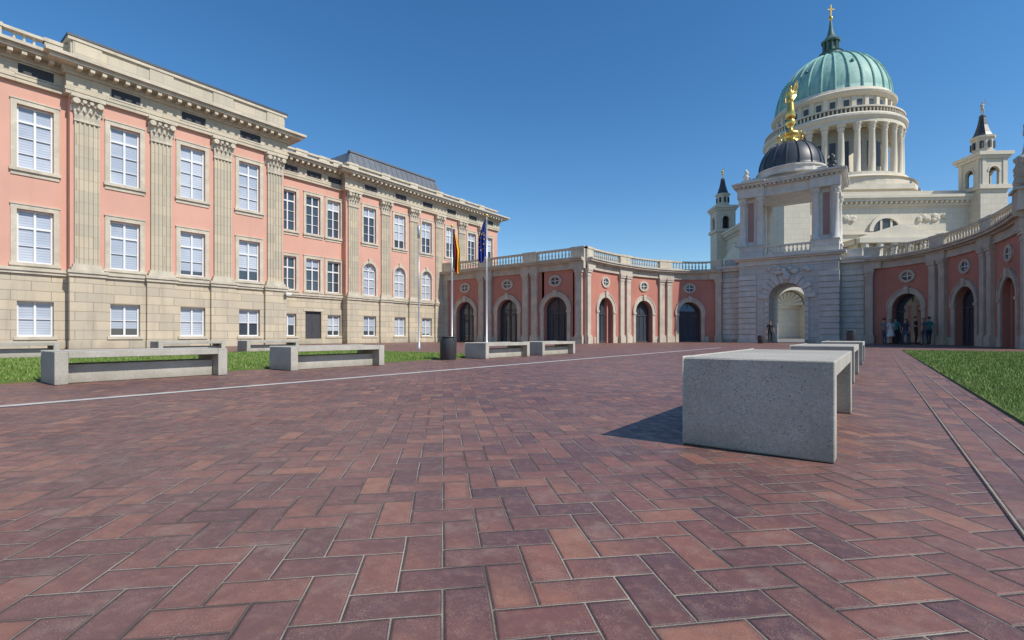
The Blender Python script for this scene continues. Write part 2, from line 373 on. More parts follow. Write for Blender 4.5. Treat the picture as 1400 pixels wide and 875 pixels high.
def section(g,s0,s1,d,wins,pils,par,e=(0,0),zo=0,kind='blind',arched=False,door=None,ww=1.13,back=-6,ph=.78):
    lw=[(w-.57*ww/1.13,w+.57*ww/1.13,.55,2.05) for w in wins if w!=door]
    lo=list(lw)
    if door is not None: lo.append((door-.6,door+.6,.02,2.25))
    base=g('base_storey','base'); base.wall(s0,s1,0,3.2,d+.06,lo,.28)
    for w in wins:
        if w==door:
            k=g('door','blackmetal'); k.box(w-.6,w+.6,d-.16,d-.1,.02,2.2); k.box(w-.03,w+.03,d-.1,d-.08,.05,2.15); k.tube((w+.1,d-.09,1.05),(w+.1,d-.03,1.05),.02,.02,6)
            g('window_surrounds','trim').box(w-.75,w+.75,d+.06,d+.1,2.27,2.42)
        else:
            window(g,w,.55,2.05,ww,d+.0,random.choice(['mix','blind','mix']) if kind!='dark' else 'mix',2,False)
            g('window_surrounds','trim').box(w-.68,w+.68,d+.04,d+.13,.42,.548)
    t=g('string_course','trim')
    t.box(s0-.03,s1+.03,d-.3,d+.16,3.2+zo,3.32+zo); t.box(s0-.05,s1+.05,d-.3,d+.22,3.32+zo,ZB+zo)
    g('plinth','base').box(s0-.02,s1+.02,d,d+.14,0,.36+zo)
    up=g('upper_walls','pink')
    U=[(w-ww/2,w+ww/2,7.62,10.28) for w in wins]
    if arched:
        edges=[s0]+[(a+b)/2 for a,b in zip(wins,wins[1:])]+[s1]
        for w,a,b in zip(wins,edges,edges[1:]):
            up.archwall(a,b,w,ww/2,3.62,5.5,6.9,d,.22)
            window(g,w,3.62,5.5,ww,d,'mix',3,True,True)
        up.wall(s0,s1,ZB,3.62,d,[]); up.wall(s0,s1,6.9,ZE,d,U)
    else:
        up.wall(s0,s1,ZB,ZE,d,U+[(w-ww/2,w+ww/2,3.66,5.9) for w in wins])
        for w in wins: window(g,w,3.66,5.9,ww,d,kind,3)
    for w in wins: window(g,w,7.62,10.28,ww,d,kind,4)
    for q in(s0,s1):
        up.poly([(q,d,ZB),(q,d-.31,ZB),(q,d-.31,ZE),(q,d,ZE)]); base.poly([(q,d+.06,0),(q,d-.31,0),(q,d-.31,3.2),(q,d+.06,3.2)])
    up.box(s0,s1,d-12,d-.3,ZB,12.3); base.box(s0,s1,d-12,d-.31,0,ZB)
    for p in pils:
        base.box(p-.62,p+.62,d,d+.22,.0,3.2); t.box(p-.66,p+.66,d,d+.3,3.2,3.34+zo); t.box(p-.7,p+.7,d,d+.36,3.34+zo,ZB+zo+.02); base.box(p-.66,p+.66,d,d+.29,0,.37)
        pilaster(g,p,.86,d,ZB,10.1,ZE)
    entab(g,s0,s1,d,d-3,e[0],e[1],zo)
    for w in wins: g('frieze_vents','dark').box(w-.55,w+.55,d+.1,d+.158,11.52,11.93)
    for w in wins:
        q=g('frieze_frames','trim'); q.box(w-.63,w+.63,d+.1,d+.19,11.93,11.99); q.box(w-.63,w+.63,d+.1,d+.19,11.46,11.52)
    if par=='attic':
        a=g('attic','stone'); a.box(s0,s1,d-3,d+.1,12.58+zo,13.52); g('cornice','trim').box(s0-.1,s1+.1,d-3.1,d+.2,13.52,13.66)
        g('attic_roof','darkroof').box(s0-.13,s1+.13,d-9,d+.23,13.662,13.76)
        for p in pils: a.box(p-.5,p+.5,d+.1,d+.16,12.585+zo,13.52)
    else:
        pr=[(a+b)/2 for a,b in zip(wins,wins[1:])]+[s0+.35,s1-.35] if not pils else list(pils)
        balustrade(g,s0,s1,d+.1,12.58+zo,ph,pr,.8)
        g('roof_deck','roof').box(s0,s1,d-12,d-.2,12.3,12.5)
# ------------------------------------------------------------ palace wing
XF=-28.26
g=G('palace_wing',lambda s,d,z:(XF+d,s,z))
section(g,-14.5,5.42,-.44,[4.4-2.83*i for i in range(7)][::-1],[],'bal',zo=.003,kind='mix')
section(g,5.42,15.02,0,[7.38,10.2,13.03],[5.99,8.8,11.62,14.45],'attic',(1,1),0,'blind')
section(g,15.02,21.05,-3.14,[17.0,18.78,20.4],[],'bal',zo=.003,kind='dark',door=18.78,ww=1.05,ph=.6)
section(g,21.05,38.7,-2.64,[23.12,26.05,28.98,31.9,34.8,37.3],[21.65,24.6,27.5,30.45,33.35,36.2],'bal',(1,1),.006,'mix',True,ph=.62)
r=g('mansard_roof','roof')
a,b=21.5,32.4
vs=[(a,-3.3,12.6),(b,-3.3,12.6),(b,-12,12.6),(a,-12,12.6),(a+1.0,-4.2,14.75),(b-1.0,-4.2,14.75),(b-1.0,-11,14.75),(a+1.0,-11,14.75)]
r.raw(vs,[(0,1,5,4),(1,2,6,5),(2,3,7,6),(3,0,4,7),(4,5,6,7)])
for i in range(17):
    q=a+1+i*.55
    r.tube((q,-3.3,12.62),(q,-4.2,14.76),.035,.035,4)
r.box(a+.9,b-.9,-4.4,-4.1,14.7,14.83)
g('downpipe','metal').tube((15.35,-2.95,0.1),(15.35,-2.95,12.0),.06,.06,8)
g('security_camera','frame').box(14.9,15.25,.25,.5,3.0,3.12)
g.done()
# ------------------------------------------------------------ colonnades
def ell():
    cx,cy,A,Bq=-10.55,31.,6.15,13.
    N=400; P=[(cx-A*math.cos(t),cy+Bq*math.sin(t),t) for t in [math.pi/2*i/N for i in range(N+1)]]
    L=[0]
    for p,q in zip(P,P[1:]): L.append(L[-1]+math.hypot(q[0]-p[0],q[1]-p[1]))
    def f(s):
        s_=min(max(s,0),L[-1]); i=min(int(np.searchsorted(L,s_)),N); i=max(i,1)
        u=(s_-L[i-1])/(L[i]-L[i-1]); t=P[i-1][2]+(P[i][2]-P[i-1][2])*u
        x,y=cx-A*math.cos(t),cy+Bq*math.sin(t)
        tx,ty=A*math.sin(t),Bq*math.cos(t); l=math.hypot(tx,ty); tx/=l;ty/=l
        ex=s-s_
        return x+tx*ex,y+ty*ex,ty,-tx
    return f,L[-1]
EF,EL=ell()
def colon(name,mir):
    mx=(lambda x:-11.3-x) if mir else (lambda x:x)
    def Ts(s,d,z): return (mx(s),31-d,z)
    def Tc(s,d,z):
        x,y,nx,ny=EF(s); return (mx(x+nx*d),y+ny*d,z)
    g=G(name)
    def run(s0,s1,bays,pairs,ends):
        R=1.02
        ed=[s0]+[(a+b)/2 for a,b in zip(bays,bays[1:])]+[s1]
        for c,a,b in zip(bays,ed,ed[1:]):
            g('walls','red').archwall(a,b,c,R,0,2.45,5.4,0,.5)
            st=g('arch_surrounds','greystone')
            st.archband(c,R+.004,R+.3,2.45,0,.08); st.archband(c,R+.3,R+.38,2.45,0,.12)
            for sx in(-1,1):
                x0,x1=sorted((c+sx*(R+.004),c+sx*(R+.3))); st.box(x0,x1,-.02,.08,0,2.3); st.box(x0-.04,x1+.04,-.02,.13,2.3,2.46)
                x0,x1=sorted((c+sx*(R+.34),c+sx*(R+.62))); st.box(x0,x1,0,.05,0,.48)
            st.box(c-.14,c+.14,0,.2,3.45,3.95)
            st.archband(c,.36,.56,4.65,0,.09,20,True,.78); g('glass').disc(c,.37,4.65,.02,18,True,.78)
            g('window_frames','frame').box(c-.02,c+.02,.022,.05,4.36,4.94); g('window_frames','frame').box(c-.36,c+.36,.022,.05,4.63,4.67)
            g('door_glass','glass').disc(c,R,2.45,-.45,14,False,1,0)
            f=g('door_frames','blackmetal')
            for q in(-R+.05,-.5,0,.5,R-.05): f.box(c+q-.035,c+q+.035,-.44,-.38,0,2.45)
            f.box(c-R,c+R,-.44,-.37,2.2,2.3); f.box(c-R,c+R,-.44,-.37,.0,.15); f.archband(c,R-.08,R,2.45,-.43,.06,14)
            f.box(c-.03,c+.03,-.44,-.38,2.45,3.42)
        for p in pairs:
            for q in(p-.42,p+.42) if s0+.6<p<s1-.6 else (p,):
                g('pilaster_plinths','greystone').box(q-.34,q+.34,0,.28,0,.5)
                pl=g('pilasters','greystone'); pl.box(q-.3,q+.3,0,.24,.5,.62); pl.box(q-.25,q+.25,0,.18,.62,4.88); pl.box(q-.28,q+.28,0,.21,4.88,4.94)
                pl.box(q-.27,q+.27,0,.2,4.94,5.12); pl.box(q-.33,q+.33,0,.27,5.12,5.26); pl.box(q-.36,q+.36,0,.3,5.26,5.4)
            g('entablature','greystone').box(max(s0,p-.8),min(s1,p+.8),0,.26,5.401,5.88)
        e=g('entablature','greystone')
        for a,b,p in((5.4,5.55,.14),(5.55,5.85,.11),(5.85,5.95,.28),(5.95,6.08,.5),(6.08,6.17,.58)): e.box(s0,s1,-1.2,p,a,b)
        balustrade(g,s0,s1,.16,6.17,.78,pairs,1.3,.26,'trim',.29)
        g('roof_deck','roof').box(s0,s1,-3.6,-1.2,5.95,6.15); g('rear_wall','red').box(s0,s1,-3.7,-3.5,0,5.95)
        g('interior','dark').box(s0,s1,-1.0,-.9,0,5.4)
    g.T=Ts; g.step=1e9
    run(-31.0,-16.7,[-28.25,-23.7,-19.2],[-30.5,-25.97,-21.45,-17.15],1)
    g('entablature','greystone').box(-17.2,-16.66,-.8,.3,5.402,5.879)
    g.T=Tc; g.step=.45
    b=EL/3
    run(0,EL,[b*.56,b*1.53,b*2.47],[.3,b*1.05,b*2.0,EL-.3],1)
    g.done()
colon('colonnade',False); colon('colonnade',True)
# ------------------------------------------------------------ person / statue figures
def figure(name,loc,rot,shirt,trous,hair,scale=1.,allmat=None,arm_raise=False,parent=None,lean=0,dress=False,longhair=False,bend=False):
    V=[];E=[];R=[]
    def a(p,r,c=None):
        V.append(p);R.append(r if isinstance(r,tuple) else (r,r))
        if c is not None:E.append((c,len(V)-1))
        return len(V)-1
    pe=a((0,0,.96),(.15,.11)); sp=a((0,.01,1.14),(.13,.095),pe); ch=a((0,0,1.33),(.165,.11),sp); nb=a((0,.01,1.45),(.09,.075),ch)
    nk=a((0,0,1.52),.052,nb); h1=a((0,-.012,1.585),(.068,.08),nk); h2=a((0,-.01,1.66),(.08,.098),h1); h3=a((0,.0,1.725),(.055,.07),h2)
    hands=[]
    for sx in(-1,1):
        sh=a((sx*.185,.0,1.41),.06,ch)
        if arm_raise and sx==1: el=a((sx*.33,-.05,1.62),.043,sh); wr=a((sx*.28,-.08,1.88),.028,el); pa=a((sx*.27,-.09,1.95),(.032,.016),wr)
        elif bend: el=a((sx*.25,.03,1.14),.043,sh); wr=a((sx*.17,-.2,1.13),.028,el); pa=a((sx*.13,-.27,1.16),(.032,.016),wr)
        else: el=a((sx*.245,.03,1.13),.043,sh); wr=a((sx*.26,-.03,.88),.028,el); pa=a((sx*.26,-.05,.81),(.016,.032),wr)
        hands.append((V[wr],V[pa],sx))
        hi=a((sx*.09,.0,.88),.095,pe); kn=a((sx*(.10+lean*.02),-.03+sx*lean*.08,.5),.06,hi); an=a((sx*.105,.02+sx*lean*.16,.09),.04,kn); to=a((sx*.12,-.13+sx*lean*.16,.04),(.045,.035),an)
    me=bpy.data.meshes.new(name); me.from_pydata(V,E,[]); o=bpy.data.objects.new(name,me); scene.collection.objects.link(o)
    sk=o.modifiers.new('Skin','SKIN'); ss=o.modifiers.new('Sub','SUBSURF'); ss.levels=1; ss.render_levels=1
    sv=me.skin_vertices[0].data
    for i,r in enumerate(R): sv[i].radius=r; sv[i].use_root=(i==0)
    dg=bpy.context.evaluated_depsgraph_get(); me2=bpy.data.meshes.new_from_object(o.evaluated_get(dg))
    bpy.data.objects.remove(o)
    vs=[tuple(v.co) for v in me2.vertices]; fs=[tuple(p.vertices) for p in me2.polygons]
    mats=['skin',shirt,trous,'shoe',hair,'eye','lip'] if not allmat else [allmat]*7
    mi=[]
    for p in me2.polygons:
        x,y,z=p.center
        if z<.11: m=3
        elif z>1.475 and abs(x)<.13: m=0
        elif abs(x)>.2 and z<1.22 : m=0
        elif (arm_raise and z>1.6): m=0
        elif bend and y<-.13 and z>.9: m=0
        elif z<(.95): m=2
        else: m=1
        if dress and m==2: m=1 if z>.5 else 0
        mi.append(m)
    g=G('x'); mb=MB(g)
    def add(m,fn):
        n0=len(mb.f); fn(); mi_extra.extend([m]*(len(mb.f)-n0))
    mi_extra=[]
    for w,p,sx in hands:
        w=Vector(w);p=Vector(p);d=(p-w).normalized(); side=Vector((0,1,0)) if abs(d.y)<.75 and not arm_raise else Vector((1,0,0)); side=(side-d*side.dot(d)).normalized()
        inn=Vector((-sx,0,0)); inn=(inn-d*inn.dot(d)); inn=inn.normalized() if inn.length>.1 else Vector((0,0,-1))
        for k,l in enumerate((.068,.078,.072,.056)):
            b0=p+side*(-.028+.019*k); b1=b0+d*l*.55+inn*.008; b2=b1+d*l*.4+inn*.022
            add(0,lambda:mb.tube(b0,b1,.0095,.0085,6)); add(0,lambda:mb.tube(b1,b2,.0085,.006,6))
        b0=w+(p-w)*.5-side*.025; b1=b0-side*.03+d*.03; b2=b1+d*.03+inn*.01
        add(0,lambda:mb.tube(b0,b1,.012,.010,6)); add(0,lambda:mb.tube(b1,b2,.010,.007,6))
    add(0,lambda:mb.blob((0,-.108,1.635),(.012,.02,.02),2,6,5,0))
    for sx in(-1,1):
        add(5,lambda:mb.blob((sx*.03,-.098,1.66),(.011,.008,.007),2,6,5,0)); add(0,lambda:mb.blob((sx*.083,0,1.645),(.012,.02,.03),2,6,5,0))
    add(6,lambda:mb.blob((0,-.098,1.605),(.022,.008,.006),2,6,5,0))
    hv=[];hf=[];N=14;K=7
    for i in range(K+1):
        ph=math.pi*.56*i/K
        for k in range(N):
            t=2*math.pi*k/N; fr=-math.sin(t)
            q=ph*(1-.42*max(0,fr)); hv.append((.094*math.sin(q)*math.cos(t),.012+.112*math.sin(q)*math.sin(t),1.662+.10*math.cos(q)))
    for i in range(K):
        for k in range(N): hf.append((i*N+k,i*N+(k+1)%N,(i+1)*N+(k+1)%N,(i+1)*N+k))
    add(4,lambda:mb.raw(hv,hf))
    if longhair: add(4,lambda:mb.blob((0,.075,1.55),(.085,.045,.15),3,10,8,.04))
    if dress: add(1,lambda:mb.lathe(0,0,[(.15,1.0),(.19,.85),(.24,.55)],14,cap=False))
    b=len(vs); vs+=mb.v; fs+=[tuple(i+b for i in f) for f in mb.f]; mi+=mi_extra
    me3=bpy.data.meshes.new(name+'_body'); me3.from_pydata(vs,[],fs); me3.update()
    for m in mats: me3.materials.append(MAT[m])
    me3.polygons.foreach_set('material_index',mi); me3.shade_smooth()
    o=bpy.data.objects.new(name,me3); scene.collection.objects.link(o)
    o.location=loc; o.rotation_euler=(0,0,rot); o.scale=(scale,)*3
    if parent: o.parent=parent
    return o
# ------------------------------------------------------------ gateway portal
XG=-5.65; YG=43.3
g=G('gateway_portal',lambda s,d,z:(XG+s,YG-d,z))
b=g('lower_storey','palestone')
b.archwall(-3.4,3.4,0,1.22,0,3.5,6.2,0,4.4); b.archwall(-3.4,3.4,0,1.22,0,3.5,6.2,-4.4,-.01)
for sx in(-1,1):
    b.poly([(sx*3.4,0,0),(sx*3.4,-4.4,0),(sx*3.4,-4.4,6.2),(sx*3.4,0,6.2)])
    a0,a1=sorted((sx*3.4,sx*4.95)); b.box(a0,a1,-3.8,-.9,0,6.0)
    t=g('lower_cornice','paletrim'); t.box(min(a0,a1)-(.3 if sx<0 else 0),max(a0,a1)+(.3 if sx>0 else 0),-3.9,-.6,6.0,6.25)
    t.box(a0-(.4 if sx<0 else 0),a1+(.4 if sx>0 else 0),-3.9,-.45,6.25,6.42)
    b.box(min(sx*3.5,sx*4.8),max(sx*3.5,sx*4.8),-3.5,-1.0,6.42,7.05)
    k=g('rusticated_courses','paletrim')
    for i in range(13):
        z=.25+i*.44
        if z+.4>5.9: break
        x0,x1=sorted((sx*2.15,sx*3.44)); k.box(x0,x1,-.3,.09,z,z+.37)
        x0,x1=sorted((sx*3.55,sx*4.98)); k.box(x0,x1,-1.2,-.82,z,z+.37)
        x0,x1=sorted((sx*3.3,sx*3.46)); k.box(x0,x1,-4.3,-.35,z,z+.37)
        if i<8:
            x0,x1=sorted((sx*1.225,sx*1.5)); k.box(x0,x1,-.1,.12,z,min(z+.37,3.48))
    k.box(min(sx*2.0,sx*3.5),max(sx*2.0,sx*3.5),-.3,.14,0,.24)
N=13
for i in range(N):
    a0=math.pi*(i+.04)/N; a1=math.pi*(i+.96)/N; k=g('voussoirs','paletrim'); r0=1.225; r1=1.78+(.18 if i%2==0 else 0); p=.1+(.07 if i%2==0 else 0)
    P=[(-r*math.cos(a),zz) for r,a in((r0,a0),(r1,a0),(r1,a1),(r0,a1)) for zz in[3.5+r*math.sin(a)]]
    vs=[(x,0,z) for x,z in P]+[(x,p,z) for x,z in P]; k.raw(vs,[(4,5,6,7),(0,1,5,4),(1,2,6,5),(2,3,7,6),(3,0,4,7)])
for i in range(14): g('keystone_relief','paletrim').blob((random.uniform(-1.6,1.6),.1,5.6+random.uniform(-.1,.3)),(.2,.14,.16),i)
g('keystone_relief','paletrim').blob((0,.2,5.2),(.26,.2,.36),3)
t=g('lower_cornice','paletrim')
for a,c_,p in((6.2,6.4,.1),(6.4,6.62,.06),(6.62,6.75,.28),(6.75,6.9,.45)): t.box(-3.4-p,3.4+p,-4.4-p,p,a,c_)
balustrade(g,-1.7,1.7,-.05,6.9,.85,[],.4,.25,'paletrim',.27)
balustrade(g,-1.7,1.7,-4.1,6.9,.85,[],.4,.25,'paletrim',.27)
for sx in(-1,1):
    for dd,sg in((0,1),(-4.4,-1)):
        x0,x1=sorted((sx*1.62,sx*3.42)); y0,y1=sorted((dd,dd-sg*1.2)); g('pedestals','palestone').box(x0,x1,y0,y1,6.9,7.75)
        g('pedestals','palestone').box(x0-.05,x1+.05,y0-.05,y1+.05,7.75,7.85)
        y0,y1=sorted((dd-sg*.3,dd-sg*1.1))
        g('upper_piers','paletrim').box(sx*2.6-.62,sx*2.6+.62,y0,y1,7.85,11.75)
        g('red_panels','panel').box(sx*2.6-.22,sx*2.6+.22,y0-.02 ,y1+.02,8.2,11.4)
        for cx in(1.92,3.18):
            cy=dd-sg*.22
            g('columns','paletrim',True).lathe(sx*cx,cy,[(.33,7.85),(.33,7.95),(.25,8.05),(.255,9.2),(.21,11.15),(.25,11.2)],16)
            g('column_caps','paletrim').lathe(sx*cx,cy,[(.22,11.2),(.3,11.35),(.24,11.42),(.36,11.68),(.38,11.75)],10)
            for q in range(8):
                an=q*math.pi/4; g('column_caps','paletrim').blob((sx*cx+.27*math.cos(an),cy+.27*math.sin(an),11.5),(.08,.08,.14),q,6,5)
t=g('upper_entablature','paletrim')
for a,c_,p in((11.75,12.0,.0),(12.0,12.5,-.05),(12.5,12.62,.15),(12.66,12.82,.42),(12.82,12.95,.5)):
    t.box(-3.4-p,3.4+p,-4.4-p,p,a,c_)
t.box(-3.6,3.6,-4.6,.2,12.62,12.66)
for i in range(22): t.box(-3.3+i*.314-.07,-3.3+i*.314+.07,.2,.38,12.52,12.64)
for sx in(-1,1):
    t.box(sx*2.55-.98,sx*2.55+.98,-.2,.2,11.76,12.5); t.box(sx*2.55-1.1,sx*2.55+1.1,-.2,.62,12.83,12.96)
t.box(-2.9,2.9,-4.0,-.5,12.95,13.35); t.box(-2.6,2.6,-3.7,-.8,13.35,13.55)
g('dome_drum','paletrim').lathe(0,-2.2,[(2.45,13.35),(2.45,13.75),(2.55,13.78),(2.55,13.9)],24)
dm=g('dome','darkroof',True); dm.lathe(0,-2.2,[(2.35*math.cos(a)**.85,13.9+2.45*math.sin(a)) for a in [math.radians(x) for x in range(0,88,6)]],32)
for k in range(16):
    t_=2*math.pi*k/16; pv=None
    for a in range(0,84,7):
        a_=math.radians(a); r_=2.37*math.cos(a_)**.85; p=(r_*math.cos(t_),-2.2+r_*math.sin(t_),13.9+2.46*math.sin(a_))
        if pv: g('dome_ribs','darkroof').tube(pv,p,.05,.05,5)
        pv=p
g('finial','gold',True).lathe(0,-2.2,[(.75,16.1),(.85,16.3),(.6,16.45),(.4,16.6),(.65,16.85),(.7,17.05),(.3,17.3),(.16,17.5),(.24,17.7),(.42,17.95),(.26,18.25),(.12,18.35)],20)
for k in range(10):
    t_=2*math.pi*k/10; g('finial_crown','gold').tube((.75*math.cos(t_),-2.2+.75*math.sin(t_),16.2),(.95*math.cos(t_),-2.2+.95*math.sin(t_),16.8),.08,.03,6); g('finial_crown','gold').blob((.95*math.cos(t_),-2.2+.95*math.sin(t_),16.85),(.1,.1,.12),k)
for sx in(-1,1):
    for dd in(-.6,-3.8):
        for i in range(9): g('trophies_dark' if sx>0 else 'trophies','darkroof' if sx>0 else 'paletrim').blob((sx*3.0+random.uniform(-.25,.25),dd+random.uniform(-.2,.2),13.1+i*.13),(.28-.02*i,.24-.015*i,.2),i)
pe=g.done()
st=figure('fortuna_statue',(XG,YG+2.2,18.3),.5,None,None,None,1.55,'gold',True)
st.parent=pe
g=G('fortuna_drapery'); q=g('drapery','gold',True)
q.lathe(0,0,[(.2,1.55),(.26,1.2),(.3,.7),(.38,.15),(.32,.05)],14)
prev=None
for i in range(8):
    u=i/7; c0=(.42-.25*u,.15+.3*math.sin(math.pi*u),3.0-1.5*u); c1=(c0[0]+.30*math.sin(math.pi*u)+.12,c0[1]+.1,c0[2]+.08)
    if prev:
        for sg in(0,.03): q.poly([(prev[0][0],prev[0][1]+sg,prev[0][2]),(prev[1][0],prev[1][1]+sg,prev[1][2]),(c1[0],c1[1]+sg,c1[2]),(c0[0],c0[1]+sg,c0[2])])
    prev=(c0,c1)
e=g.done(); e.location=(XG,YG+2.2,18.3); e.rotation_euler=(0,0,.5); e.parent=pe
# ------------------------------------------------------------ church (square plan turned to the court axis, four corner towers)
WX,WY=-8.1,127.6; PH=math.radians(33.5); cp,sp_=math.cos(PH),math.sin(PH)
def TL(u,v,z): return (WX+cp*u-sp_*v,WY+sp_*u+cp*v,z)
def TD(u,v,z): return (WX+.93*(cp*u-sp_*v),WY+.93*(sp_*u+cp*v),.62+.93*(z-.62))
g=G('domed_church',TL)
b=g('nave_walls','church'); t=g('cornices','churchtrim'); HS=17
b.box(-HS,HS,-HS,HS,0,24.4)
for a,c_,p in((24.4,24.8,.4),(24.8,25.2,.25),(25.2,25.7,1.0),(25.7,26.2,1.3)): t.box(-HS-p,HS+p,-HS-p,HS+p,a,c_)
b.box(-HS+.5,HS-.5,-HS+.5,HS-.5,26.2,27.3)
def side(kk):
    c_,s_=[(1,0),(0,1),(-1,0),(0,-1)][kk]
    return lambda s,d,z:TL(c_*s-s_*(-HS-d),s_*s+c_*(-HS-d),z)
for kk in range(4):
    g.T=side(kk)
    for i in range(38): t.box(-16.4+i*.88,-16.0+i*.88,.25,.9,24.82,25.19)
    t.box(-HS-.3,HS+.3,0,.35,19.2,19.6); t.box(-HS-.3,HS+.3,0,.3,16.4,16.8)
    for i in range(10):
        q=-14.4+i*3.2; t.box(q-.35,q+.35,0,.4,0,16.4); t.box(q-.5,q+.5,0,.55,15.6,16.4)
    for q in(-9.6,-6.4,6.4,9.6): g('wall_openings','shade').box(q-.7,q+.7,.02,.08,8,13.5); t.box(q-1,q+1,0,.3,13.5,14)
    g('wall_openings').disc(0,2.4,19.75,.1,20,False); t.archband(0,2.4,3.1,19.75,.05,.4,20)
    for q in(-.9,.9): t.box(q-.18,q+.18,.1,.25,19.7,21.9)
    for q in(-9.5,-6.5,6.5,9.5):
        m=g('frieze_reliefs','churchtrim')
        for j in range(7): m.blob((q+random.uniform(-1.1,1.1),.12,22.2+random.uniform(-.4,.4)),(.5,.25,.45),j+int(q))
    b.box(-7,7,0,3.2,0,16.9); t.box(-7.5,7.5,0,3.7,16.9,17.8)
    vs=[(-7.7,3.9,17.8),(7.7,3.9,17.8),(0,3.9,20.3),(-7.7,0,17.8),(7.7,0,17.8),(0,0,20.3)]
    t.raw(vs,[(0,1,2),(3,4,5),(0,2,5,3),(1,2,5,4),(0,1,4,3)])
    for q in(-6.2,-3.7,-1.3,1.3,3.7,6.2): t.lathe(q,4.0,[(.6,0),(.55,.8),(.5,8),(.42,15.5),(.6,16.2),(.6,16.9)],10)
    t.box(-7.5,7.5,3.2,4.7,16.901,17.79)
g.T=TD; CX=CY=0
b.lathe(CX,CY,[(17.5,26),(17.5,30.2)],8,math.pi/8); t.lathe(CX,CY,[(18,30.2),(18,31.2)],8,math.pi/8)
b.lathe(CX,CY,[(15.6,31),(15.6,33.4)],48); t.lathe(CX,CY,[(16,33.2),(15.2,33.5),(14.4,34),(14.4,34.6)],48)
g('drum','church',True).lathe(CX,CY,[(10.8,34.5),(10.8,46)],48)
for k in range(28):
    a=2*math.pi*(k+.3)/28; x,y=CX+13*math.cos(a),CY+13*math.sin(a)
    g('drum_columns','churchtrim',True).lathe(x,y,[(.78,34.6),(.78,34.9),(.62,35.1),(.64,38),(.54,43.6),(.6,43.7)],12)
    g('drum_capitals','churchtrim').lathe(x,y,[(.55,43.7),(.8,44.3),(.6,44.4),(.95,45),(.95,45.2)],8)
    a2=a+math.pi/28
    ca,sa=math.cos(a2),math.sin(a2)
    def q(r,w,z): return (CX+ca*r-sa*w,CY+sa*r+ca*w,z)
    m=g('drum_windows','shade'); m.poly([q(10.88,-.55,37),q(10.88,.55,37),q(10.88,.55,42.3),q(10.88,-.55,42.3)])
    m.poly([q(11.35,-.5,49.6),q(11.35,.5,49.6),q(11.35,.5,51),q(11.35,-.5,51)])
    f=g('attic_pilasters','churchtrim'); ca,sa=math.cos(a),math.sin(a)
    vs=[q(11.2,-.4,48.6),q(11.2,.4,48.6),q(11.65,.4,48.6),q(11.65,-.4,48.6)]; vs+=[(v[0],v[1],51.7) for v in vs]
    f.raw(vs,[(0,1,5,4),(1,2,6,5),(2,3,7,6),(3,0,4,7),(4,5,6,7)])
    for jj in range(4):
        aa=a+2*math.pi*jj/112; t.lathe(CX+13.6*math.cos(aa),CY+13.6*math.sin(aa),[(.16,47.3),(.22,47.8),(.14,48.3)],5)
t.lathe(CX,CY,[(13.8,45.2),(13.8,46),(14,46.1),(14.3,46.5),(14.3,46.9),(13.9,47.3),(11,47.35)],56)
t.lathe(CX,CY,[(13.4,48.3),(13.9,48.3),(13.9,48.6),(13.4,48.6)],56)
b.lathe(CX,CY,[(11.3,47.2),(11.3,52)],56)
t.lathe(CX,CY,[(11.6,51.7),(12.3,52.2),(12.5,52.6),(11.9,53),(11.7,53.6)],56)
D0=53.6;DR=11.5;DH=12.3
dome=[(DR*math.cos(a),D0+DH*math.sin(a)) for a in [math.radians(x) for x in range(0,82,4)]]
g('dome_shell','copper',True).lathe(CX,CY,dome,56)
for k in range(28):
    a=2*math.pi*k/28; pv=None
    for r_,z_ in dome:
        p=(CX+(r_+.05)*math.cos(a),CY+(r_+.05)*math.sin(a),z_+.05)
        if pv: g('dome_ribs','copper').tube(pv,p,.2,.2,6)
        pv=p
    if k%4==0:
        aa=a+math.pi/28; r_,z_=dome[8]; g('lucarnes','darkcopper').blob((CX+(r_+.1)*math.cos(aa),CY+(r_+.1)*math.sin(aa),z_),(.35,.35,.45),k)
t2=g('lantern','darkcopper')
t2.lathe(CX,CY,[(2.5,65.4),(2.6,65.9),(2.4,66.1),(2.3,66.9),(2.5,67)],20)
for k in range(10):
    a=2*math.pi*k/10; t2.tube((CX+1.5*math.cos(a),CY+1.5*math.sin(a),67),(CX+1.5*math.cos(a),CY+1.5*math.sin(a),69.6),.22,.2,6)
t2.lathe(CX,CY,[(.9,67),(.9,69.6)],12)
t2.lathe(CX,CY,[(1.9,69.6),(2.0,70),(1.5,70.4),(.8,71.3),(.45,72.8),(.3,74.3),(.15,75)],20)
g('orb','gold',True).lathe(CX,CY,[(.1,74.9),(.45,75.2),(.5,75.5),(.35,75.85),(.1,76)],12)
g('cross','gold').box(CX-.14,CX+.14,CY-.12,CY+.12,76,78.6); g('cross','gold').box(CX-.8,CX+.8,CY-.12,CY+.12,77.4,77.65)
